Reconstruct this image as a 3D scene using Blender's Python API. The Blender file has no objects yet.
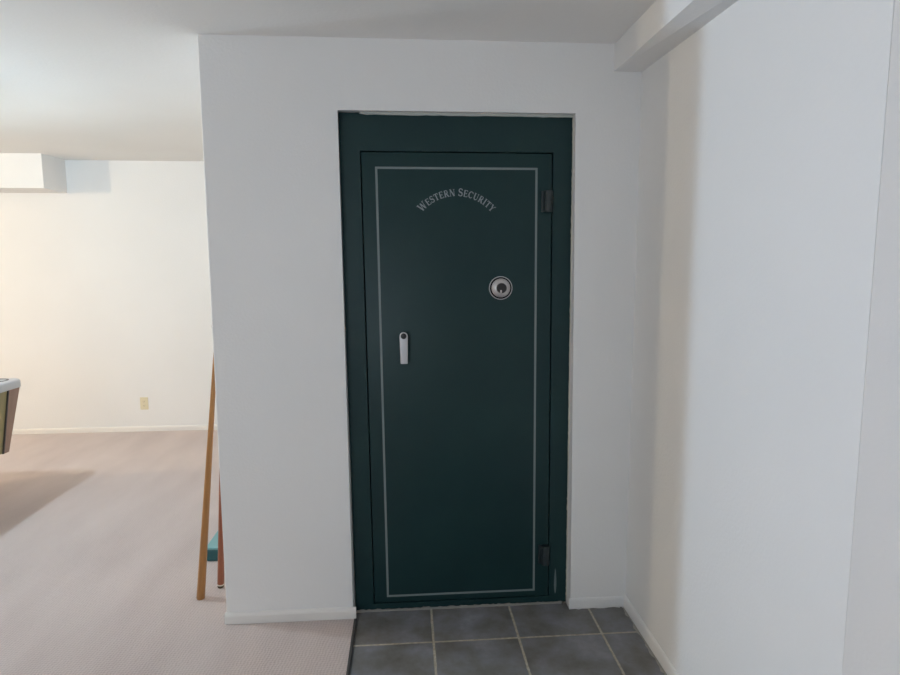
import bpy, bmesh, math, random
from mathutils import Vector, Matrix
random.seed(7)
sc = bpy.context.scene
COL = sc.collection
PI = math.pi

# ------------------------------------------------------------------ materials
def nodes(m):
    m.use_nodes = True
    nt = m.node_tree
    return nt, nt.nodes['Principled BSDF']

def basic(name, rgb, rough=0.5, metal=0.0, spec=0.5, emit=None, coat=0.0):
    m = bpy.data.materials.new(name)
    nt, b = nodes(m)
    b.inputs['Base Color'].default_value = (*rgb, 1)
    b.inputs['Roughness'].default_value = rough
    b.inputs['Metallic'].default_value = metal
    b.inputs['Specular IOR Level'].default_value = spec
    b.inputs['Coat Weight'].default_value = coat
    return m

def mth(nt, op, a, b=None, c=None):
    n = nt.nodes.new('ShaderNodeMath'); n.operation = op
    for i, v in enumerate((a, b, c)):
        if v is None: continue
        if isinstance(v, (int, float)): n.inputs[i].default_value = v
        else: nt.links.new(v, n.inputs[i])
    return n.outputs[0]

def mixrgb(nt, fac, a, b):
    n = nt.nodes.new('ShaderNodeMix'); n.data_type = 'RGBA'
    for s, v in ((n.inputs[0], fac), (n.inputs[6], a), (n.inputs[7], b)):
        if isinstance(v, (int, float)): s.default_value = v
        elif isinstance(v, tuple): s.default_value = (*v, 1)
        else: nt.links.new(v, s)
    return n.outputs[2]

def pos(nt):
    return nt.nodes.new('ShaderNodeNewGeometry').outputs['Position']

def noise(nt, vec, scale, detail=2.0, rough=0.5):
    n = nt.nodes.new('ShaderNodeTexNoise')
    n.inputs['Scale'].default_value = scale; n.inputs['Detail'].default_value = detail
    n.inputs['Roughness'].default_value = rough
    if vec is not None: nt.links.new(vec, n.inputs['Vector'])
    return n

def bump(nt, b, height, strength, dist):
    n = nt.nodes.new('ShaderNodeBump')
    n.inputs['Strength'].default_value = strength; n.inputs['Distance'].default_value = dist
    nt.links.new(height, n.inputs['Height']); nt.links.new(n.outputs[0], b.inputs['Normal'])

def ramp(nt, fac, stops):
    n = nt.nodes.new('ShaderNodeValToRGB')
    e = n.color_ramp.elements
    while len(e) < len(stops): e.new(0.5)
    for el, (p, c) in zip(e, stops):
        el.position = p; el.color = (*c, 1)
    nt.links.new(fac, n.inputs[0])
    return n.outputs[0]

def paint(name, rgb, scale=90, strength=0.25, rough=0.7):
    """rolled wall paint with a fine orange-peel texture"""
    m = bpy.data.materials.new(name)
    nt, b = nodes(m)
    p = pos(nt)
    n1 = noise(nt, p, scale, 3)
    n2 = noise(nt, p, 1.3, 3)
    lo = tuple(c * 0.975 for c in rgb); hi = tuple(min(1, c * 1.015) for c in rgb)
    nt.links.new(ramp(nt, n2.outputs[0], [(0.3, lo), (0.7, hi)]), b.inputs['Base Color'])
    b.inputs['Roughness'].default_value = rough
    b.inputs['Specular IOR Level'].default_value = 0.3
    bump(nt, b, n1.outputs[0], strength, 0.004)
    return m

M = {}
M['wall'] = paint('wall_paint', (0.78, 0.783, 0.785))
M['wall_near'] = paint('wall_near_tone', (0.71, 0.70, 0.695))  # slightly greyer tone for the near stretch of the right wall
M['ceiling'] = paint('ceiling_paint', (0.79, 0.79, 0.785), scale=60, strength=0.22, rough=0.9)
M['trim'] = basic('trim_paint', (0.75, 0.735, 0.715), 0.5)
M['slab'] = paint('mortar', (0.42, 0.40, 0.36), scale=120, strength=0.6, rough=0.95)

def carpet():
    m = bpy.data.materials.new('loop_carpet')
    nt, b = nodes(m)
    p = pos(nt)
    rot = nt.nodes.new('ShaderNodeVectorRotate'); rot.rotation_type = 'Z_AXIS'
    rot.inputs['Angle'].default_value = math.radians(47)
    nt.links.new(p, rot.inputs['Vector'])
    w = noise(nt, p, 30, 2)
    sep = nt.nodes.new('ShaderNodeSeparateXYZ'); nt.links.new(rot.outputs[0], sep.inputs[0])
    wob = mth(nt, 'MULTIPLY', w.outputs[0], 4.0)
    k = 2 * PI / 0.0165
    sx = mth(nt, 'SINE', mth(nt, 'ADD', mth(nt, 'MULTIPLY', sep.outputs[0], k), wob))
    sy = mth(nt, 'SINE', mth(nt, 'ADD', mth(nt, 'MULTIPLY', sep.outputs[1], k * 0.8), wob))
    h = mth(nt, 'MULTIPLY', sx, sy)
    fine = noise(nt, p, 420, 2)
    h2 = mth(nt, 'ADD', mth(nt, 'MULTIPLY', h, 0.42), mth(nt, 'MULTIPLY', fine.outputs[0], 1.0))
    mpv = nt.nodes.new('ShaderNodeMapping'); mpv.inputs['Scale'].default_value = (3.2, 0.9, 1); mpv.inputs['Rotation'].default_value = (0, 0, math.radians(38))
    nt.links.new(p, mpv.inputs[0])
    big = noise(nt, mpv.outputs[0], 1.4, 4)
    c = ramp(nt, mth(nt, 'ADD', mth(nt, 'MULTIPLY', h2, 0.42), mth(nt, 'MULTIPLY', big.outputs[0], 0.5)),
             [(0.15, (0.435, 0.36, 0.345)), (0.42, (0.56, 0.48, 0.46)), (0.75, (0.665, 0.58, 0.555))])
    nt.links.new(c, b.inputs['Base Color'])
    b.inputs['Roughness'].default_value = 1.0
    b.inputs['Specular IOR Level'].default_value = 0.05
    b.inputs['Sheen Weight'].default_value = 0.15
    bump(nt, b, h2, 0.45, 0.006)
    return m
M['carpet'] = carpet()

TX0, TY0, TP = 0.0965, -0.197, 0.35
def tiles():
    m = bpy.data.materials.new('slate_tile')
    nt, b = nodes(m)
    p = pos(nt)
    sep = nt.nodes.new('ShaderNodeSeparateXYZ'); nt.links.new(p, sep.inputs[0])
    wob = noise(nt, p, 45, 3)
    wv = mth(nt, 'MULTIPLY', mth(nt, 'SUBTRACT', wob.outputs[0], 0.5), 0.005)
    def axis(o, s):
        q = mth(nt, 'DIVIDE', mth(nt, 'SUBTRACT', o, s), TP)
        fl = mth(nt, 'FLOOR', q)
        fr = mth(nt, 'SUBTRACT', q, fl)
        d = mth(nt, 'MULTIPLY', mth(nt, 'MINIMUM', fr, mth(nt, 'SUBTRACT', 1.0, fr)), TP)
        return fl, mth(nt, 'ADD', d, wv)
    fx, dx = axis(sep.outputs[0], TX0)
    fy, dy = axis(sep.outputs[1], TY0)
    d = mth(nt, 'MINIMUM', dx, dy)
    mr = nt.nodes.new('ShaderNodeMapRange'); mr.interpolation_type = 'SMOOTHSTEP'
    mr.inputs['From Min'].default_value = 0.0030; mr.inputs['From Max'].default_value = 0.0062
    nt.links.new(d, mr.inputs['Value'])
    isTile = mr.outputs[0]
    cid = nt.nodes.new('ShaderNodeCombineXYZ')
    nt.links.new(fx, cid.inputs[0]); nt.links.new(fy, cid.inputs[1])
    wn = nt.nodes.new('ShaderNodeTexWhiteNoise'); nt.links.new(cid.outputs[0], wn.inputs['Vector'])
    add = nt.nodes.new('ShaderNodeVectorMath'); add.operation = 'MULTIPLY_ADD'
    nt.links.new(cid.outputs[0], add.inputs[0]); add.inputs[1].default_value = (3.7, 5.1, 0)
    nt.links.new(p, add.inputs[2])
    n = noise(nt, add.outputs[0], 5.5, 6, 0.62)
    base = ramp(nt, n.outputs[0], [(0.30, (0.110, 0.100, 0.088)), (0.45, (0.160, 0.156, 0.150)), (0.58, (0.195, 0.199, 0.214)), (0.74, (0.27, 0.28, 0.315))])
    tint = ramp(nt, wn.outputs[0], [(0.0, (1.0, 1.0, 1.0)), (1.0, (1.18, 1.18, 1.20))])
    mul = nt.nodes.new('ShaderNodeMix'); mul.data_type = 'RGBA'; mul.blend_type = 'MULTIPLY'
    mul.inputs[0].default_value = 1.0
    nt.links.new(base, mul.inputs[6]); nt.links.new(tint, mul.inputs[7])
    g = noise(nt, p, 60, 3)
    grout = ramp(nt, g.outputs[0], [(0.3, (0.34, 0.30, 0.235)), (0.7, (0.50, 0.46, 0.385))])
    nt.links.new(mixrgb(nt, isTile, grout, mul.outputs[2]), b.inputs['Base Color'])
    nt.links.new(ramp(nt, isTile, [(0, (0.9,) * 3), (1, (0.5,) * 3)]), b.inputs['Roughness'])
    b.inputs['Specular IOR Level'].default_value = 0.4
    hgt = mth(nt, 'ADD', mth(nt, 'MULTIPLY', isTile, 0.6), mth(nt, 'MULTIPLY', n.outputs[0], 0.6))
    bump(nt, b, hgt, 0.35, 0.006)
    return m
M['tile'] = tiles()

def steel():
    m = bpy.data.materials.new('green_enamel_steel')
    nt, b = nodes(m)
    p = pos(nt)
    n = noise(nt, p, 3.0, 4, 0.6)
    nt.links.new(ramp(nt, n.outputs[0], [(0.3, (0.0085, 0.031, 0.034)), (0.7, (0.0115, 0.038, 0.039))]), b.inputs['Base Color'])
    b.inputs['Roughness'].default_value = 0.40
    b.inputs['Specular IOR Level'].default_value = 0.27
    f = noise(nt, p, 260, 2)
    bump(nt, b, f.outputs[0], 0.10, 0.002)
    return m
M['green'] = steel()
M['gap'] = basic('gap_black', (0.006, 0.008, 0.009), 0.8, spec=0.2)
M['stripe'] = basic('pinstripe_paint', (0.17, 0.205, 0.21), 0.5)
M['letters'] = basic('lettering_paint', (0.25, 0.28, 0.30), 0.5)
M['hinge'] = basic('hinge_steel', (0.016, 0.026, 0.029), 0.45, 0.0)
M['chrome'] = basic('satin_nickel', (0.62, 0.61, 0.62), 0.32, 0.85)
M['silver'] = basic('silver_paint', (0.56, 0.56, 0.58), 0.45, 0.15)
M['black'] = basic('black_plastic', (0.012, 0.012, 0.013), 0.35)
M['white_mark'] = basic('white_mark', (0.6, 0.6, 0.6), 0.5)
M['mark'] = basic('paint_smear', (0.12, 0.155, 0.16), 0.6)
M['edge'] = basic('edge_strip_dark', (0.055, 0.052, 0.05), 0.55)
M['almond'] = basic('almond_plastic', (0.72, 0.66, 0.48), 0.4)
M['slot'] = basic('slot_brown', (0.16, 0.13, 0.08), 0.6)
M['teal'] = basic('teal_plastic', (0.020, 0.105, 0.115), 0.4)
M['teal_lid'] = basic('lit_teal_plastic', (0.15, 0.35, 0.37), 0.3)  # lid colour carries the light falling on it from above
M['felt'] = basic('green_felt', (0.03, 0.16, 0.09), 1.0, spec=0.1)
M['rubber'] = basic('dark_rubber', (0.09, 0.065, 0.035), 0.7)
M['rail'] = basic('brushed_aluminium_rail', (0.48, 0.50, 0.53), 0.35, 0.35)
M['collar'] = basic('cream_ferrule', (0.75, 0.70, 0.62), 0.5)

def wood(name, a, c, rough=0.4, scale=5):
    m = bpy.data.materials.new(name)
    nt, b = nodes(m)
    tc = nt.nodes.new('ShaderNodeTexCoord')
    mp = nt.nodes.new('ShaderNodeMapping'); mp.inputs['Scale'].default_value = (scale * 6, scale * 6, scale * 0.4)
    nt.links.new(tc.outputs['Object'], mp.inputs[0])
    n = noise(nt, mp.outputs[0], 2.0, 5, 0.6)
    nt.links.new(ramp(nt, n.outputs[0], [(0.3, a), (0.7, c)]), b.inputs['Base Color'])
    b.inputs['Roughness'].default_value = rough
    return m
M['oak'] = wood('maple_cue_wood', (0.32, 0.145, 0.042), (0.41, 0.20, 0.065))
M['redwood'] = wood('rosewood_cue_wood', (0.27, 0.085, 0.045), (0.36, 0.13, 0.07))
M['table_wood'] = wood('walnut_laminate', (0.26, 0.22, 0.105), (0.34, 0.29, 0.145), 0.45, 2)
M['table_corner'] = wood('walnut_corner_laminate', (0.25, 0.165, 0.125), (0.31, 0.205, 0.16), 0.45, 2)

# ------------------------------------------------------------------ mesh helpers
def bm_new(): return bmesh.new()

def add_box(bm, lo, hi, bev=0.0, seg=2):
    v = [bm.verts.new((x, y, z)) for x in (lo[0], hi[0]) for y in (lo[1], hi[1]) for z in (lo[2], hi[2])]
    F = [(0, 1, 3, 2), (4, 6, 7, 5), (0, 4, 5, 1), (2, 3, 7, 6), (0, 2, 6, 4), (1, 5, 7, 3)]
    fs = [bm.faces.new([v[i] for i in f]) for f in F]
    if bev > 0:
        es = list({e for f in fs for e in f.edges})
        bmesh.ops.bevel(bm, geom=es, offset=bev, segments=seg, affect='EDGES', profile=0.5)
    return v

def add_prism(bm, pts, axis, a, b, bev=0.0, seg=2):
    """polygon pts in the two other axes, extruded along axis from a to b"""
    def P(u, w, t):
        return {'x': (t, u, w), 'y': (u, t, w), 'z': (u, w, t)}[axis]
    A = [bm.verts.new(P(u, w, a)) for u, w in pts]
    B = [bm.verts.new(P(u, w, b)) for u, w in pts]
    n = len(pts)
    fs = [bm.faces.new(A), bm.faces.new(B[::-1])]
    for i in range(n):
        fs.append(bm.faces.new([A[i], B[i], B[(i + 1) % n], A[(i + 1) % n]]))
    if bev > 0:
        es = list({e for f in fs for e in f.edges})
        bmesh.ops.bevel(bm, geom=es, offset=bev, segments=seg, affect='EDGES', profile=0.5)
    return fs

def add_lathe(bm, prof, n=48, mat=None):
    """prof: (radius, height) along +Z, then transformed by mat"""
    mat = mat or Matrix.Identity(4)
    rings = []
    for r, z in prof:
        if r < 1e-6:
            rings.append([bm.verts.new(mat @ Vector((0, 0, z)))])
        else:
            rings.append([bm.verts.new(mat @ Vector((r * math.cos(2 * PI * i / n), r * math.sin(2 * PI * i / n), z))) for i in range(n)])
    for a, b in zip(rings, rings[1:]):
        for i in range(n):
            j = (i + 1) % n
            if len(a) == 1 and len(b) == 1: continue
            if len(a) == 1: bm.faces.new([a[0], b[i], b[j]])
            elif len(b) == 1: bm.faces.new([a[i], b[0], a[j]])
            else: bm.faces.new([a[i], b[i], b[j], a[j]])
    for r in (rings[0], rings[-1]):
        if len(r) > 1: bm.faces.new(r)

def obj(name, bm, mat, parent=None, smooth=False, loc=None):
    bmesh.ops.recalc_face_normals(bm, faces=bm.faces)
    me = bpy.data.meshes.new(name); bm.to_mesh(me); bm.free()
    if mat: me.materials.append(mat)
    if smooth:
        for p in me.polygons: p.use_smooth = True
        try: me.set_sharp_from_angle(angle=math.radians(40))
        except Exception: pass
    o = bpy.data.objects.new(name, me); COL.objects.link(o)
    if parent: o.parent = parent
    if loc: o.location = loc
    return o

def struct(name, bm, mat, parent=None, label=None, cat=None, smooth=False):
    o = obj(name, bm, mat, parent, smooth)
    if parent is None:
        o['kind'] = 'structure'
        if label: o['label'] = label
        if cat: o['category'] = cat
    return o

def thing(name, label, cat, loc=(0, 0, 0), group=None):
    o = bpy.data.objects.new(name, None); COL.objects.link(o)
    o.empty_display_size = 0.1
    o.location = loc; o['label'] = label; o['category'] = cat; o['kind'] = 'thing'
    if group: o['group'] = group
    return o

def part(name, bm, mat, root, smooth=False, label=None):
    """a part whose mesh is written in world coordinates"""
    base = root
    off = Vector((0, 0, 0)); q = root
    while q is not None:
        off += Vector(q.location); q = q.parent
    bmesh.ops.translate(bm, verts=bm.verts, vec=-off)
    o = obj(name, bm, mat, root, smooth)
    if label: o['label'] = label
    return o

# ------------------------------------------------------------------ measurements (metres)
XL, XR = -0.7795, 0.967          # ends of the wall that holds the vault door
OL, OR, OZ = -0.250, 0.7015, 2.1335   # the opening in it
H = 2.40                          # ceiling
YF = 3.19                         # far wall of the carpeted room
XW = -6.2                         # its left wall
YB = -4.3                         # wall behind the camera
ZF = 2.457                        # the ceiling climbs a little towards the far wall
SEAM = -1.296
XE = -0.232                       # carpet / tile boundary
WT = 0.16

def lean(x, z):
    """the left jamb and the door in it stand a little out of plumb"""
    k = (1.05 - z) / 1.05; t = max(0.0, min(1.0, (OR - x) / (OR - OL)))
    return x + 0.011 * k * t + (0.006 + 0.005 * k) * (1 - t)

# ------------------------------------------------------------------ setting
bm = bm_new(); add_box(bm, (XW - .1, YB - .1, -0.15), (XR + .1, YF + .1, -0.008)); struct('floor', bm, M['slab'], label='grey mortar bed under the tiles and carpet', cat='floor')

# tiled floor with a roughly cut edge along the right wall
bm = bm_new()
pts = [(XE, -1.75)]
y = -1.75
while y < 0.0:
    pts.append((XR - 0.021 + random.uniform(-0.007, 0.005), y)); y += random.uniform(0.008, 0.028)
pts.append((XR - 0.025, -0.009))
x = XR - 0.03
while x > OR + 0.02:
    pts.append((x, -0.013 + random.uniform(-0.004, 0.004))); x -= random.uniform(0.012, 0.03)
pts += [(OR + 0.006, -0.012), (OR + 0.006, 0.040)]
x = OR - 0.02
while x > OL + 0.02:
    pts.append((x, 0.040 + random.uniform(-0.004, 0.004))); x -= random.uniform(0.012, 0.03)
pts += [(OL + 0.006, 0.040), (OL + 0.006, -0.012), (XE, -0.012)]
add_prism(bm, pts, 'z', -0.0085, 0.0)
struct('tile_floor', bm, M['tile'], label='dark slate floor tiles with pale grout in front of the vault door', cat='floor')

bm = bm_new()
cp = [(XW, YB), (XR, YB), (XR, -1.75), (XE - .004, -1.75), (XE - .004, -0.014), (XL, -0.014), (XL - 0.0, WT), (XL, YF), (XW, YF)]
add_prism(bm, cp, 'z', -0.0085, 0.004)
struct('carpet_floor', bm, M['carpet'], label='pinkish beige loop pile carpet running into the far room', cat='carpet')

bm = bm_new(); add_box(bm, (XE - 0.007, -1.75, -0.008), (XE + 0.006, -0.014, 0.007), 0.003)  # dark colour joins metal edging with the shade on the carpet's side
struct('trim_1', bm, M['edge'], label='thin edging strip between carpet and tiles, carpet edge shade in its dark colour', cat='edging strip')

# ceiling slab, bent at the line of the vault wall
bm = bm_new()
add_prism(bm, [(YB - .1, H), (0, H), (YF + .1, ZF + 0.0018), (YF + .1, 2.62), (YB - .1, 2.62)], 'x', XW - .1, XR + .1)
struct('ceiling', bm, M['ceiling'], label='plain white painted ceiling over both rooms', cat='ceiling')

# wall with the vault opening : one outline, pushed back
bm = bm_new()
out = [(XL, -0.1), (OL, -0.1), (OL, OZ), (OR, OZ), (OR, -0.1), (XR + 0.05, -0.1), (XR + 0.05, 2.5), (XL, 2.5)]
out = [(lean(u, w) if u in (OL, OR) else u, w) for u, w in out]
A = [bm.verts.new((u, 0, w)) for u, w in out]
B = [bm.verts.new((u, WT, w)) for u, w in out]
bm.faces.new(A); bm.faces.new(B[::-1])
for i in range(8):
    bm.faces.new([A[i], B[i], B[(i + 1) % 8], A[(i + 1) % 8]])
bm.edges.ensure_lookup_table()
def E(a, b): return [e for e in a.link_edges if e.other_vert(a) is b][0]
bmesh.ops.bevel(bm, geom=[E(A[1], A[2]), E(A[2], A[3]), E(A[3], A[4]), E(A[7], A[0])], offset=0.005, segments=3, affect='EDGES', profile=0.5)
struct('wall_front', bm, M['wall'], label='white wall with the vault door set into it', cat='wall', smooth=True)

bm = bm_new(); add_box(bm, (XL, WT - .001, -0.1), (XL + 0.12, YF, 2.5)); struct('wall_partition', bm, M['wall'], label='white side wall of the vault facing the carpeted room', cat='wall')
bm = bm_new(); add_box(bm, (XW - .1, YF, -0.1), (XL + 0.12, YF + 0.1, 2.55)); struct('wall_back', bm, M['wall'], label='bright white far wall of the carpeted room', cat='wall')
bm = bm_new(); add_box(bm, (XW - .1, YB, -0.1), (XW, YF, 2.55)); struct('wall_left', bm, M['wall'], label='white left wall of the carpeted room', cat='wall')
bm = bm_new(); add_box(bm, (XW - .1, YB - .1, -0.1), (XR + 0.1, YB, 2.5)); struct('wall_rear', bm, M['wall'], label='white wall at the rear of the room', cat='wall')
bm = bm_new(); add_box(bm, (XR, SEAM, -0.1), (XR + 0.1, WT, 2.5)); struct('wall_right', bm, M['wall'], label='white right wall between the vault wall and the seam', cat='wall')
# the nearer stretch of the right wall stands back a few millimetres at the top
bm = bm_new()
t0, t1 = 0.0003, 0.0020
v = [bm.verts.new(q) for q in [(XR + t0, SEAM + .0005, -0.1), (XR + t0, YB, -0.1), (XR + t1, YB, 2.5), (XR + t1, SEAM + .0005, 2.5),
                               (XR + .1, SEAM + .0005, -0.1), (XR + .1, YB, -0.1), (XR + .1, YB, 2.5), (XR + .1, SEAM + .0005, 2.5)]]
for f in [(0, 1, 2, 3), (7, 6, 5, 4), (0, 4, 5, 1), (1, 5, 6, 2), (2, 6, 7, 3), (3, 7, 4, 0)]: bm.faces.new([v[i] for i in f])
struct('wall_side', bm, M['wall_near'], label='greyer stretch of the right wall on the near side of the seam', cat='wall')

# beam in the corner of ceiling and right wall
bm = bm_new()
secs = []
for yy in (0.02, 0.0, SEAM, YB):
    t = max(yy, SEAM)
    secs.append([bm.verts.new(q) for q in [(0.851 - .006 * t, yy, 2.45), (0.851 - .006 * t, yy, 2.294 + .008 * t), (XR + .02, yy, 2.294 + .030 * t), (XR + .02, yy, 2.45)]])
for a, b in zip(secs, secs[1:]):
    for i in range(4): bm.faces.new([a[i], b[i], b[(i + 1) % 4], a[(i + 1) % 4]])
bm.faces.new(secs[0]); bm.faces.new(secs[-1][::-1])
struct('ceiling_beam', bm, M['wall'], label='boxed white beam along the top of the right wall', cat='beam')
# boxed duct at the top of the far wall
bm = bm_new(); add_box(bm, (XW, 2.84, 2.172), (-2.965, YF + .02, 2.52), 0.003)
struct('ceiling_beam.001', bm, M['wall'], label='short boxed soffit at the top of the far wall', cat='soffit')

def baseboard(name, p0, p1, nrm, label, h=0.056, th=0.012, z0=0.0, mat='trim'):
    """runs p0 -> p1 in plan, its back on that line, standing out by th along nrm"""
    bm = bm_new()
    prof = [(0, z0 - .008), (th, z0 - .008), (th, z0 + h * 0.72), (th * 0.75, z0 + h * 0.9), (th * 0.35, z0 + h), (0, z0 + h)]
    rows = []
    for q in (p0, p1):
        rows.append([bm.verts.new((q[0] + nrm[0] * a, q[1] + nrm[1] * a, b)) for a, b in prof])
    n = len(prof)
    for i in range(n): bm.faces.new([rows[0][i], rows[1][i], rows[1][(i + 1) % n], rows[0][(i + 1) % n]])
    bm.faces.new(rows[0]); bm.faces.new(rows[1][::-1])
    struct(name, bm, M[mat], label=label, cat='baseboard')
baseboard('baseboard_front', (XL - .005, 0), (OL + .020, 0), (0, -1), 'white baseboard under the wall left of the vault door', 0.052)
baseboard('baseboard_frontright', (OR + .009, 0), (XR, 0), (0, -1), 'white baseboard on the narrow wall right of the vault door', 0.045, 0.004, mat='wall')
baseboard('baseboard_right', (XR, 0), (XR, YB), (-1, 0), 'white baseboard along the right wall', 0.050, 0.007, mat='wall')
baseboard('baseboard_back', (XW, YF), (XL, YF), (0, -1), 'white baseboard along the far wall', 0.050)
baseboard('baseboard_partition', (XL, 0.0), (XL, YF - .012), (-1, 0), 'white baseboard round the end of the vault wall', 0.052, 0.005)
baseboard('baseboard_left', (XW, YB), (XW, YF), (1, 0), 'white baseboard along the left wall', 0.050)

# rough mortar bead under the vault frame and in the jamb corners
def bead(name, p0, p1, r, label, mat):
    bm = bm_new()
    d = Vector(p1) - Vector(p0); L = d.length; n = max(4, int(L / 0.012)); d.normalize()
    side = Vector((0, -1, 0)); up = d.cross(side)
    rows = []
    for i in range(n + 1):
        c = Vector(p0).lerp(Vector(p1), i / n); rr = r * random.uniform(0.55, 1.25)
        rows.append([bm.verts.new(c + (side * math.cos(a) + up * math.sin(a)) * rr) for a in [k * PI / 4 for k in range(8)]])
    for a, b in zip(rows, rows[1:]):
        for k in range(8): bm.faces.new([a[k], b[k], b[(k + 1) % 8], a[(k + 1) % 8]])
    bm.faces.new(rows[0]); bm.faces.new(rows[-1][::-1])
    struct(name, bm, mat, label=label, cat='sealant', smooth=True)
M['bead'] = paint('old_mortar', (0.26, 0.25, 0.235), scale=150, strength=0.8, rough=0.95)
M['filler'] = basic('grey_filler', (0.50, 0.53, 0.50), 0.7)
M['caulk'] = basic('cream_caulk', (0.60, 0.59, 0.53), 0.6)
bead('trim_2', (OL + .012, 0.046, 0.0), (OR - .012, 0.046, 0.0), 0.008, 'rough grey mortar line under the vault door frame', M['bead'])
bead('trim_3', (lean(OR, .02) - .001, 0.047, 0.02), (lean(OR, OZ) - .001, 0.047, OZ - .01), 0.0035, 'ragged cream caulk line down the right edge of the vault frame', M['caulk'])

# strip of pale filler between the lintel and the frame
bm = bm_new()
tp = [(OL + .075, OZ + .004)]
x = OL + .075
while x < OR:
    tp.append((x, OZ - .0095 + random.uniform(-.0012, .0012) + (0.004 if x < OL + .1 else 0))); x += .03
tp += [(OR + .002, OZ - .010), (OR + .002, OZ + .004)]
add_prism(bm, tp, 'y', 0.0465, 0.0505)
struct('trim_4', bm, M['filler'], label='thin pale filler strip above the vault frame', cat='filler strip')

# ------------------------------------------------------------------ vault door
FY = 0.050                       # frame face
VD = thing('vault_door', 'dark green steel vault door with white pinstripe, arched lettering, silver handle and dial', 'door', (0.22, FY, 0.0))
LX0, LX1, LZ0, LZ1 = -0.1625, 0.6150, 0.036, 1.978     # leaf
G = 0.0045
bm = bm_new()
fo = [(OL + .003, 0.004), (OR - .003, 0.004), (OR - .003, OZ - .003), (OL + .003, OZ - .003)]
fi = [(LX0 - G, LZ0 - G), (LX1 + G, LZ0 - G), (LX1 + G, LZ1 + G), (LX0 - G, LZ1 + G)]
Y2 = FY + 0.09
ring = [[bm.verts.new((u, yy, w)) for u, w in P] for P, yy in ((fo, FY), (fi, FY), (fi, Y2), (fo, Y2))]
for a in range(4):
    R0, R1 = ring[a], ring[(a + 1) % 4]
    for i in range(4): bm.faces.new([R0[i], R0[(i + 1) % 4], R1[(i + 1) % 4], R1[i]])
inner = [e for e in bm.edges if all(v in ring[1] for v in e.verts)]
bmesh.ops.bevel(bm, geom=inner, offset=0.002, segments=2, affect='EDGES')
fr = part('frame', bm, M['green'], VD)
bm = bm_new(); add_box(bm, (LX0 - .03, FY + .06, LZ0 - .02), (LX1 + .03, FY + .075, LZ1 + .03))  # black sheet behind the gap, in place of its shade
part('gap_backing', bm, M['gap'], VD, label='black backing standing in for the shadow in the gap around the door leaf')
bm = bm_new(); add_box(bm, (LX0, FY - 0.001, LZ0), (LX1, FY + 0.058, LZ1), 0.003, 3)
leaf = part('door_leaf', bm, M['green'], VD, smooth=True)
# pinstripe
bm = bm_new()
sx0, sx1, sz0, sz1, sw = -0.1085, 0.5545, 0.0615, 1.9205, 0.0090
ys = FY - 0.0011
for lo, hi in (((sx0, sz1 - sw), (sx1, sz1)), ((sx0, sz0), (sx1, sz0 + sw)), ((sx0, sz0 + sw), (sx0 + sw, sz1 - sw)), ((sx1 - sw, sz0 + sw), (sx1, sz1 - sw))):
    add_box(bm, (lo[0], ys - .0004, lo[1]), (hi[0], ys + .001, hi[1]))
part('pinstripe', bm, M['stripe'], leaf, label='pale grey pinstripe rectangle')

# arched serif lettering, drawn as broad and thin strokes
K, N_, S_ = 0.20, 0.085, 0.06      # thick, thin, serif
def line(a, b, w): return ('l', a, b, w)
def serif(x, y, w=0.30): return ('l', (x - w / 2, y), (x + w / 2, y), S_)
def arc(cx, cy, rx, ry, a0, a1, w0, w1): return ('a', cx, cy, rx, ry, a0, a1, w0, w1)
GL = {
 'W': (1.28, [line((.14, 1), (.40, 0), K), line((.40, 0), (.66, .95), N_), line((.64, .95), (.90, 0), K), line((.90, 0), (1.15, 1), N_), serif(.14, .97, .34), serif(1.14, .97, .3)]),
 'E': (0.78, [line((.20, 0), (.20, 1), K), line((.12, .96), (.70, .96), .09), line((.2, .52), (.58, .52), N_), line((.12, .04), (.74, .04), .09), line((.68, .96), (.68, .78), N_), line((.72, .04), (.72, .24), N_), line((.56, .62), (.56, .42), N_)]),
 'S': (0.72, [arc(.36, .735, .24, .225, 20, 270, N_, K), arc(.36, .27, .26, .235, 90, -160, K, N_), line((.60, .95), (.60, .74), N_), line((.09, .05), (.09, .28), N_)]),
 'T': (0.82, [line((.41, 0), (.41, 1), K), line((.05, .95), (.77, .95), .10), line((.06, .98), (.06, .74), N_), line((.76, .98), (.76, .74), N_), serif(.41, .03, .38)]),
 'R': (0.88, [line((.20, 0), (.20, 1), K), line((.10, .96), (.42, .96), .08), arc(.42, .73, .22, .235, 90, -90, .09, K), line((.2, .48), (.44, .48), .08), line((.42, .48), (.76, 0), K), serif(.2, .03, .36), serif(.8, .03, .2)]),
 'N': (0.95, [line((.16, 0), (.16, 1), N_), line((.14, 1), (.80, 0), K), line((.80, 0), (.80, 1), N_), serif(.14, .97, .26), serif(.16, .03, .28), serif(.80, .97, .28)]),
 'C': (0.84, [arc(.46, .5, .35, .46, 40, 180, N_, K), arc(.46, .5, .35, .46, 180, 322, K, N_), line((.76, .96), (.76, .70), N_)]),
 'U': (0.92, [line((.20, 1), (.20, .34), K), arc(.47, .34, .27, .30, 180, 360, K, N_), line((.74, .34), (.74, 1), N_), serif(.2, .97, .34), serif(.74, .97, .28)]),
 'I': (0.44, [line((.22, 0), (.22, 1), K), serif(.22, .97, .38), serif(.22, .03, .38)]),
 'Y': (0.88, [line((.12, 1), (.44, .46), K), line((.76, 1), (.44, .46), N_), line((.44, 0), (.44, .5), K), serif(.14, .97, .34), serif(.76, .97, .28), serif(.44, .03, .36)]),
}
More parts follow.
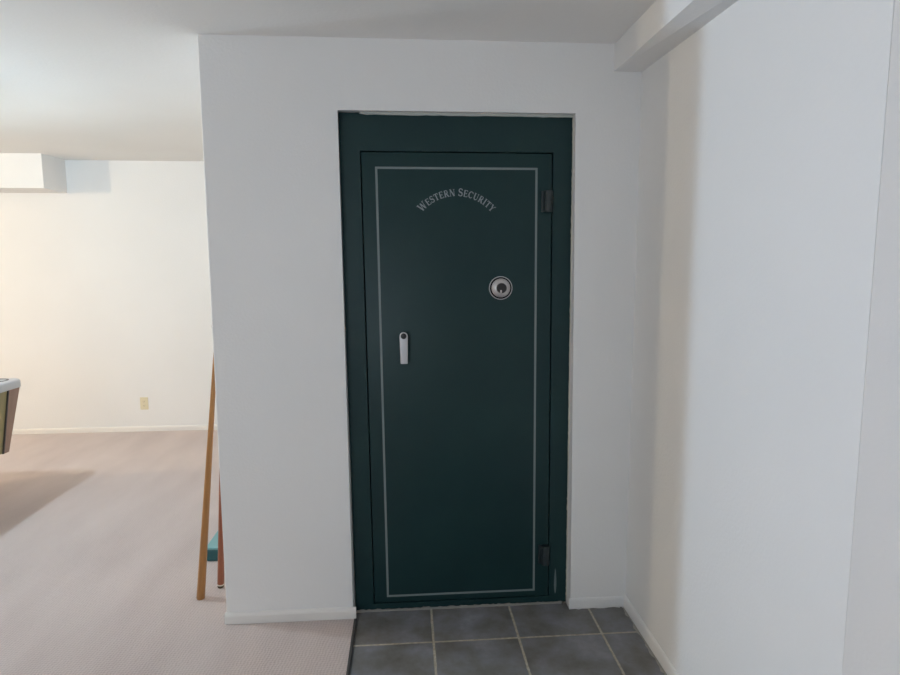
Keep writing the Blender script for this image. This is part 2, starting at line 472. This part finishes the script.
def glyph_polys(ch):
    out = []
    for s in GL[ch][1]:
        if s[0] == 'l':
            (x0, y0), (x1, y1), w = s[1:]
            d = Vector((x1 - x0, y1 - y0)).normalized(); n = Vector((-d.y, d.x)) * w / 2
            out.append([(x0 + n.x, y0 + n.y), (x0 - n.x, y0 - n.y), (x1 - n.x, y1 - n.y), (x1 + n.x, y1 + n.y)])
        else:
            cx, cy, rx, ry, a0, a1, w0, w1 = s[1:]
            m = 10; prev = None
            for i in range(m + 1):
                a = math.radians(a0 + (a1 - a0) * i / m); w = w0 + (w1 - w0) * i / m
                p = [(cx + (rx + k * w / 2) * math.cos(a), cy + (ry + k * w / 2) * math.sin(a)) for k in (1, -1)]
                if prev: out.append([prev[0], prev[1], p[1], p[0]])
                prev = p
    return out
CX, RB, CZ = 0.2200, 0.186, 1.6185
text = [('W', 1), ('E', 0), ('S', 0), ('T', 0), ('E', 0), ('R', 0), ('N', 0), (' ', 0), ('S', 1), ('E', 0), ('C', 0), ('U', 0), ('R', 0), ('I', 0), ('T', 0), ('Y', 0)]
CAP, SM = 0.0315, 0.0275
tot = sum((0.45 * SM if c == ' ' else GL[c][0] * (CAP if k else SM) + 0.0012) for c, k in text)
SPAN = 2 * RB * math.radians(50.0)
kx = SPAN / tot
bm = bm_new(); s = -SPAN / 2
for c, k in text:
    if c == ' ': s += 0.45 * SM * kx; continue
    hgt = CAP if k else SM
    wid = GL[c][0] * hgt * kx
    th = (s + wid / 2 + .0006 * kx) / RB
    ex = Vector((math.cos(th), -math.sin(th))); ez = Vector((math.sin(th), math.cos(th)))
    base = Vector((CX, CZ)) + ez * RB
    for gi, poly in enumerate(glyph_polys(c)):
        P = []
        for gx, gy in poly:
            q = base + ex * (gx * hgt * kx - wid / 2) + ez * (gy * hgt)
            P.append((q.x, q.y))
        yy = ys - .0003 - 0.00002 * gi
        add_prism(bm, P, 'y', yy, FY)
    s += wid + .0012 * kx
part('lettering', bm, M['letters'], leaf, label='arched pale serif lettering reading WESTERN SECURITY')

# lever handle
hx = -0.0090
HY = 0.012                        # front face of the lever
hz = 1.2275
hd = obj('handle', (lambda b: (add_lathe(b, [(0, -0.032), (0.014, -0.032), (0.014, 0.002), (0, 0.002)], 32, Matrix.Translation((hx - .22, 0 - .011, hz)) @ Matrix.Rotation(PI / 2, 4, 'X')), b)[1])(bm_new()), M['silver'], VD, True)
bm = bm_new()
pts = []
r0 = 0.0170
for i in range(17):
    a = PI * i / 16
    pts.append((hx + r0 * math.cos(a), hz + r0 * math.sin(a)))
zb = 1.1115
pts += [(hx - 0.0150, zb + .002), (hx - 0.0135, zb), (hx + 0.0135, zb), (hx + 0.0150, zb + .002)]
add_prism(bm, pts, 'y', HY, HY + 0.012, 0.0018, 2)
lever = part('lever', bm, M['silver'], hd, True)
bm = bm_new(); add_lathe(bm, [(0, 0), (0.0120, 0), (0.0120, 0.0022), (0.0105, 0.003), (0, 0.003)], 32, Matrix.Translation((hx, HY + .0008, hz + .001)) @ Matrix.Rotation(PI / 2, 4, 'X'))  # flat black disc drawn for the dark hole in the lever
part('hole_disc', bm, M['black'], hd, True, label='round black disc for the hole in the lever')

# combination dial
dx_, dz_ = 0.4005, 1.4245
RX = Matrix.Translation((dx_, FY - .0005, dz_)) @ Matrix.Rotation(PI / 2, 4, 'X')
bm = bm_new(); add_lathe(bm, [(0.047, 0), (0.049, 0.0), (0.049, 0.009), (0.0485, 0.0100), (0.0470, 0.0100), (0.0460, 0.009), (0.046, 0.003), (0.0, 0.003), (0, 0)], 64, RX)
dial = part('combination_dial', bm, M['silver'], VD, True, label='round silver combination dial')
bm = bm_new(); add_lathe(bm, [(0, 0.003), (0.0463, 0.003), (0.0463, 0.006), (0, 0.006)], 48, RX)
part('dial_groove', bm, M['gap'], dial, False)
bm = bm_new(); add_lathe(bm, [(0, .006), (0.0385, 0.006), (0.0395, 0.010), (0.036, 0.013), (0.021, 0.024), (0.0, 0.024)], 64, RX)
part('dial_face', bm, M['chrome'], dial, True)
bm = bm_new()
for i in range(50):                         # graduation ticks on the sloping face
    a = 2 * PI * i / 50; L = 0.006 if i % 5 == 0 else 0.0035
    mt = RX @ Matrix.Rotation(a, 4, 'Z')
    vs = [bm.verts.new(mt @ Vector(q)) for q in [(0.0385, -.0003, 0.01135), (0.0385, .0003, 0.01135), (0.0385 - L, .0003, 0.01135 + L * .78), (0.0385 - L, -.0003, 0.01135 + L * .78)]]
    vt = [bm.verts.new(v.co + Vector((0, -.0004, 0))) for v in vs]
    bm.faces.new(vt)
    for k in range(4): bm.faces.new([vs[k], vs[(k + 1) % 4], vt[(k + 1) % 4], vt[k]])
part('tick_marks', bm, M['black'], dial, False)
bm = bm_new()
prof = [(0.0, 0.023), (0.0215, 0.023), (0.0215, 0.032), (0.0205, 0.038), (0.019, 0.040), (0, 0.040)]
add_lathe(bm, prof, 48, RX)
part('dial_knob', bm, M['black'], dial, True, label='black dial knob')
bm = bm_new()
add_box(bm, (dx_ - .0075, FY - .0410, dz_ - .0190), (dx_ - .0005, FY - .0398, dz_ - .0075), .0003, 1)
part('pointer_mark', bm, M['chrome'], dial, False, label='silver pointer mark')

# hinges
def hinge(zc):
    bm = bm_new()
    mt = Matrix.Translation((0.5985, FY - 0.014, zc - 0.044))
    add_lathe(bm, [(0, 0), (0.016, 0), (0.0180, .002), (0.0180, 0.040), (0.0165, 0.0415), (0.0165, 0.0430), (0.0180, 0.0445), (0.0180, 0.086), (0.016, 0.088), (0, 0.088)], 32, mt)
    h = part('hinge', bm, M['hinge'], VD, True)
    bm = bm_new(); add_box(bm, (0.570, FY - 0.008, zc - 0.043), (0.600, FY + 0.0, zc + 0.043), 0.002)
    part('hinge_leaf', bm, M['hinge'], h)
hinge(1.783); hinge(0.235)
# pale smear on the frame beside the lower hinge
bm = bm_new()
pts = [(0.6475, 0.165), (0.6510, 0.150), (0.6535, 0.115), (0.6540, 0.080), (0.6515, 0.050), (0.6480, 0.042), (0.6450, 0.055), (0.6425, 0.085), (0.6440, 0.120)]
add_prism(bm, pts, 'y', FY - .0006, FY + .002)
part('paint_mark', bm, M['mark'], fr, label='pale worn smear low on the frame')

for o in [q for q in bpy.data.objects if q.type == 'MESH']:
    r = o
    while r.parent: r = r.parent
    if r is not VD: continue
    for v in o.data.vertices:
        v.co.x = lean(v.co.x + VD.location.x, v.co.z) - VD.location.x

# ------------------------------------------------------------------ pool cues leaning on the end of the vault wall
def cue(name, label, p0, p1, mat, r0, r1, ringz):
    p0, p1 = Vector(p0), Vector(p1)
    d = p1 - p0; L = d.length
    root = thing(name, label, 'pool cue', p0, 'pool cues')
    root.rotation_mode = 'QUATERNION'
    root.rotation_quaternion = Vector((0, 0, 1)).rotation_difference(d.normalized())
    rr = lambda z: r0 + (r1 - r0) * z / L
    bm = bm_new(); add_lathe(bm, [(0, 0), (r0 * .93, 0), (r0, .004), (r0, .010), (0, .010)] if not ringz else [(0, 0), (r0 * .8, 0), (r0 * .92, .003), (r0 * .92, .014), (0, .014)], 24)
    obj('bumper', bm, M['rubber'] if ringz else mat, root, True)
    z0 = .010
    if ringz:
        bm = bm_new(); add_lathe(bm, [(0, .014), (r0, .014), (r0, .020), (0, .020)], 24); obj('ring', bm, M['collar'], root, True); z0 = .020
    bm = bm_new(); add_lathe(bm, [(0, z0), (rr(z0), z0), (rr(.5 * L), .5 * L), (rr(L - .03), L - .03), (0, L - .03)], 24); obj('shaft', bm, mat, root, True)
    bm = bm_new(); add_lathe(bm, [(0, L - .03), (r1, L - .03), (r1, L - .006), (0, L - .006)], 20); obj('ferrule', bm, M['collar'], root, True)
    bm = bm_new(); add_lathe(bm, [(0, L - .006), (r1 * .95, L - .006), (r1 * .6, L), (0, L)], 20); obj('tip', bm, M['edge'], root, True)
    return root
cue('pool_cue', 'honey coloured wooden pool cue leaning on the wall end, butt nearest the viewer', (-0.957, 0.209, 0.004), (-0.788, 0.120, 1.34), M['oak'], 0.0185, 0.0068, False)
cue('pool_cue.001', 'reddish brown pool cue with dark bumper half hidden behind the wall corner', (-0.894, 0.300, 0.004), (-0.788, 0.215, 1.41), M['redwood'], 0.0155, 0.0065, True)

# teal plastic box lying on the carpet behind the cues
TB = thing('storage_box', 'low teal plastic box with lighter lid on the carpet behind the cues', 'box', (-0.93, 0.72, 0.004))
bm = bm_new(); add_box(bm, (-1.042, 0.562, 0.004), (-0.80, 0.92, 0.066), 0.006); part('body', bm, M['teal'], TB)
bm = bm_new(); add_box(bm, (-1.046, 0.558, 0.0665), (-0.798, 0.924, 0.080), 0.004); part('lid', bm, M['teal_lid'], TB, label='teal lid lightened as lit from above')

# small pale peg on the wall corner
bm = bm_new()
add_lathe(bm, [(0, 0), (0.004, 0), (0.004, 0.007), (0.007, 0.0075), (0.007, 0.011), (0.004, 0.0125), (0, 0.0125)], 16, Matrix.Translation((XL + .004, 0.02, 1.279)) @ Matrix.Rotation(-PI / 2, 4, 'Y'))
o = obj('wall_peg', bm, M['trim'], None, True); o['label'] = 'tiny pale peg sticking out of the wall end above the cues'; o['category'] = 'peg'; o['kind'] = 'thing'

# ------------------------------------------------------------------ outlet on the far wall
ox, oz = -2.425, 0.267
OUT = thing('wall_outlet', 'almond duplex power outlet low on the bright far wall', 'outlet', (ox, YF, oz))
bm = bm_new(); add_box(bm, (ox - .036, YF - .006, oz - .058), (ox + .036, YF, oz + .058), 0.003); part('cover_plate', bm, M['almond'], OUT)
for s in (1, -1):
    bm = bm_new()
    pts = [(ox + .017 * math.cos(t) , oz + s * .0195 + max(-.0135, min(.0135, .017 * math.sin(t)))) for t in [2 * PI * i / 24 for i in range(24)]]
    add_prism(bm, pts, 'y', YF - .0085, YF - .005)
    f = part('socket', bm, M['almond'], OUT)
    bm = bm_new()
    for q, w in ((-.0065, .0012), (.0065, .0012)):
        add_box(bm, (ox + q - w, YF - .0088, oz + s * .0195 - .002), (ox + q + w, YF - .0084, oz + s * .0195 + .006))
    add_box(bm, (ox - .002, YF - .0088, oz + s * .0195 - .009), (ox + .002, YF - .0084, oz + s * .0195 - .005))
    part('slots', bm, M['slot'], f)
bm = bm_new(); add_lathe(bm, [(0, 0), (.003, 0), (.002, .0015), (0, .0015)], 12, Matrix.Translation((ox, YF - .006, oz)) @ Matrix.Rotation(PI / 2, 4, 'X')); part('screw', bm, M['chrome'], OUT)

# ------------------------------------------------------------------ pool table
tx1, ty1 = -2.445, 1.515
tx0, ty0 = tx1 - 1.20, ty1 - 2.15
PT = thing('pool_table', 'wood sided pool table with silver rail at the left edge of the photo', 'pool table', ((tx0 + tx1) / 2, (ty0 + ty1) / 2, 0.004))
ZR0, ZR1 = 0.768, 0.820
def rrect(x0, y0, x1, y1, r, n=6):
    P = []
    for cx, cy, a0 in ((x1 - r, y1 - r, 0), (x0 + r, y1 - r, 90), (x0 + r, y0 + r, 180), (x1 - r, y0 + r, 270)):
        for i in range(n + 1):
            a = math.radians(a0 + 90 * i / n); P.append((cx + r * math.cos(a), cy + r * math.sin(a)))
    return P
bm = bm_new()
o_ = rrect(tx0, ty0, tx1, ty1, 0.05); i_ = rrect(tx0 + .13, ty0 + .13, tx1 - .13, ty1 - .13, 0.02)
lv = [(o_, ZR0), (o_, ZR1 - .012), (rrect(tx0 + .006, ty0 + .006, tx1 - .006, ty1 - .006, 0.046), ZR1 - .003), (rrect(tx0 + .015, ty0 + .015, tx1 - .015, ty1 - .015, 0.04), ZR1), (i_, ZR1), (i_, ZR0)]
rg = [[bm.verts.new((x, y, z)) for x, y in P] for P, z in lv]
nn = len(o_)
for a in range(len(rg)):
    A, B = rg[a], rg[(a + 1) % len(rg)]
    for i in range(nn): bm.faces.new([A[i], A[(i + 1) % nn], B[(i + 1) % nn], B[i]])
part('rail', bm, M['rail'], PT, True, label='silver rail around the table top')
bm = bm_new(); add_box(bm, (tx0 + .10, ty0 + .10, 0.74), (tx1 - .10, ty1 - .10, 0.785)); part('playing_surface', bm, M['felt'], PT, label='green felt playing surface')
for (px, py) in [(tx0 + .10, ty0 + .10), (tx1 - .10, ty0 + .10), (tx0 + .10, ty1 - .10), (tx1 - .10, ty1 - .10), (tx0 + .09, (ty0 + ty1) / 2), (tx1 - .09, (ty0 + ty1) / 2)]:
    bm = bm_new(); add_lathe(bm, [(0, 0.817), (0.058, 0.817), (0.062, 0.8225), (0.055, 0.8235), (0.050, 0.819), (0, 0.819)], 24, Matrix.Translation((px, py, 0)))
    part('pocket', bm, M['black'], PT, True, label='black pocket')
CT, CB, TP_ = 0.769, 0.360, 0.062
def cab(bm, inset, x0f, x1f):
    pass
def taper_box(bm, lo, hi, t):
    """box whose foot is drawn in by t on every side"""
    (x0, y0, z0), (x1, y1, z1) = lo, hi
    top = [bm.verts.new(q) for q in ((x0, y0, z1), (x1, y0, z1), (x1, y1, z1), (x0, y1, z1))]
    bot = [bm.verts.new(q) for q in ((x0 + t, y0 + t, z0), (x1 - t, y0 + t, z0), (x1 - t, y1 - t, z0), (x0 + t, y1 - t, z0))]
    bm.faces.new(top); bm.faces.new(bot[::-1])
    for i in range(4): bm.faces.new([top[i], bot[i], bot[(i + 1) % 4], top[(i + 1) % 4]])
bm = bm_new(); taper_box(bm, (tx0 + .022, ty0 + .022, CB + .004), (tx1 - .022, ty1 - .022, CT), TP_); part('cabinet', bm, M['table_wood'], PT)
# corner covers: an L of two boards, tapered with the cabinet
for sx in (0, 1):
    for sy in (0, 1):
        bm = bm_new()
        def C(x, y): return (tx1 - x if sx else tx0 + x, ty1 - y if sy else ty0 + y)
        w = 0.128; a = 0.014; b = 0.024
        Ltop = [(a + .012, a), (w, a), (w, b), (b, b), (b, w), (a, w), (a, a + .012), (a + .0035, a + .0035)]
        vt = [bm.verts.new((*C(x, y), CT)) for x, y in Ltop]
        lo_ = lambda q: q + TP_ if q < w - .001 else q + .004
        vb = [bm.verts.new((*C(lo_(x), lo_(y)), CB)) for x, y in Ltop]
        bm.faces.new(vt); bm.faces.new(vb[::-1])
        for i in range(8): bm.faces.new([vt[i], vb[i], vb[(i + 1) % 8], vt[(i + 1) % 8]])
        cc = part('corner_cover', bm, M['table_corner'], PT, label='brown corner cover')
        bm = bm_new()
        for (u0, v0, u1, v1) in ((a - .001, w, b, w + .007), (w, a - .001, w + .007, b)):
            q = [(u0, v0), (u1, v0), (u1, v1), (u0, v1)]
            vt = [bm.verts.new((*C(x, y), CT)) for x, y in q]; vb = [bm.verts.new((*C(lo_(x), lo_(y)), CB)) for x, y in q]
            bm.faces.new(vt); bm.faces.new(vb[::-1])
            for i in range(4): bm.faces.new([vt[i], vb[i], vb[(i + 1) % 4], vt[(i + 1) % 4]])
        part('edge_strip', bm, M['edge'], cc, label='dark strip beside the corner cover')
for sx in (0, 1):
    for sy in (0, 1):
        x = tx0 + .30 if sx == 0 else tx1 - .30
        y = ty0 + .30 if sy == 0 else ty1 - .34
        bm = bm_new()
        taper_box(bm, (x - .075, y - .075, 0.02), (x + .075, y + .075, CB + .006), 0.025)
        lg = part('leg', bm, M['table_corner'], PT)
        bm = bm_new(); add_lathe(bm, [(0, .004), (.04, .004), (.04, .016), (.02, .021), (0, .021)], 24, Matrix.Translation((x, y, 0))); part('leveler', bm, M['black'], lg, True)

# ------------------------------------------------------------------ light
def point(name, loc, energy, color, r):
    l = bpy.data.lights.new(name, 'POINT'); l.energy = energy; l.color = color; l.shadow_soft_size = r
    o = bpy.data.objects.new(name, l); COL.objects.link(o); o.location = loc
    return o
LX_, LY_ = -2.66, 0.55
PL = thing('added_lamp_fixture', 'unseen added fixture with opaque shade to keep lamp light off the ceiling', 'lamp', (LX_, LY_, 2.42))  # fixture added out of view; its shade cuts the glow on the ceiling
bm = bm_new(); add_lathe(bm, [(0, 2.40), (.05, 2.40), (.05, 2.415), (0, 2.415)], 32, Matrix.Translation((LX_, LY_, 0))); part('canopy', bm, M['silver'], PL, True)
bm = bm_new(); add_lathe(bm, [(0, 2.18), (.008, 2.18), (.008, 2.402), (0, 2.402)], 16, Matrix.Translation((LX_, LY_, 0))); part('rod', bm, M['silver'], PL, True)
bm = bm_new(); add_lathe(bm, [(0, 2.178), (.165, 2.164), (.165, 2.169), (.03, 2.19), (0, 2.19)], 48, Matrix.Translation((LX_, LY_, 0))); part('light_blocker', bm, M['trim'], PL, True)
point('lamp_over_pool_table', (LX_, LY_, 2.105), 82, (0.74, 0.90, 1.0), 0.04)
point('lamp_at_the_left_wall', (-5.30, 0.67, 2.15), 122, (1.0, 0.79, 0.52), 0.05)
l = bpy.data.lights.new('basement_window_daylight', 'AREA'); l.shape = 'RECTANGLE'; l.size = 0.5; l.size_y = 0.4; l.energy = 8; l.color = (0.30, 0.58, 1.0); l.spread = math.radians(48)
o = bpy.data.objects.new('basement_window_daylight', l); COL.objects.link(o); o.location = (XW + .06, 1.50, 1.75); o.rotation_euler = Vector((math.cos(math.radians(24)), -math.sin(math.radians(24)), -0.06)).to_track_quat('-Z', 'Y').to_euler()
l = bpy.data.lights.new('fill_behind', 'AREA'); l.shape = 'RECTANGLE'; l.size = 1.6; l.size_y = 1.1; l.energy = 28; l.color = (0.72, 0.87, 1.0)  # added soft fill from behind the camera, no window there
o = bpy.data.objects.new('fill_behind', l); COL.objects.link(o); o.location = (-1.6, YB + .25, 1.25); o.rotation_euler = (math.radians(115), 0, 0)
w = bpy.data.worlds.new('world'); sc.world = w; w.use_nodes = True
w.node_tree.nodes['Background'].inputs[0].default_value = (0.5, 0.5, 0.55, 1)
w.node_tree.nodes['Background'].inputs[1].default_value = 0.2
sc.cycles.diffuse_bounces = 8
sc.cycles.max_bounces = 12

# ------------------------------------------------------------------ camera
f, pi_, ya, ro, D, h = 602.77, 0.1173, 0.0737, -0.0043, 2.4842, 1.5155
cy, sy, cp_, sp = math.cos(ya), math.sin(ya), math.cos(pi_), math.sin(pi_)
fwd = Vector((sy * cp_, cy * cp_, -sp)); r0v = Vector((cy, -sy, 0)); u0v = r0v.cross(fwd)
Rv = r0v * math.cos(ro) + u0v * math.sin(ro); Uv = u0v * math.cos(ro) - r0v * math.sin(ro)
cam = bpy.data.cameras.new('camera'); co = bpy.data.objects.new('camera', cam); COL.objects.link(co)
cam.sensor_width = 36.0; cam.lens = f / 900 * 36.0; cam.clip_start = 0.02
mw = Matrix.Identity(4)
for i in range(3):
    mw[i][0], mw[i][1], mw[i][2] = Rv[i], Uv[i], -fwd[i]
mw[0][3], mw[1][3], mw[2][3] = 0, -D, h
co.matrix_world = mw
sc.camera = co
sc.view_settings.view_transform = 'Standard'
sc.view_settings.look = 'None'
sc.view_settings.gamma = 1.0
sc.view_settings.exposure = -0.05
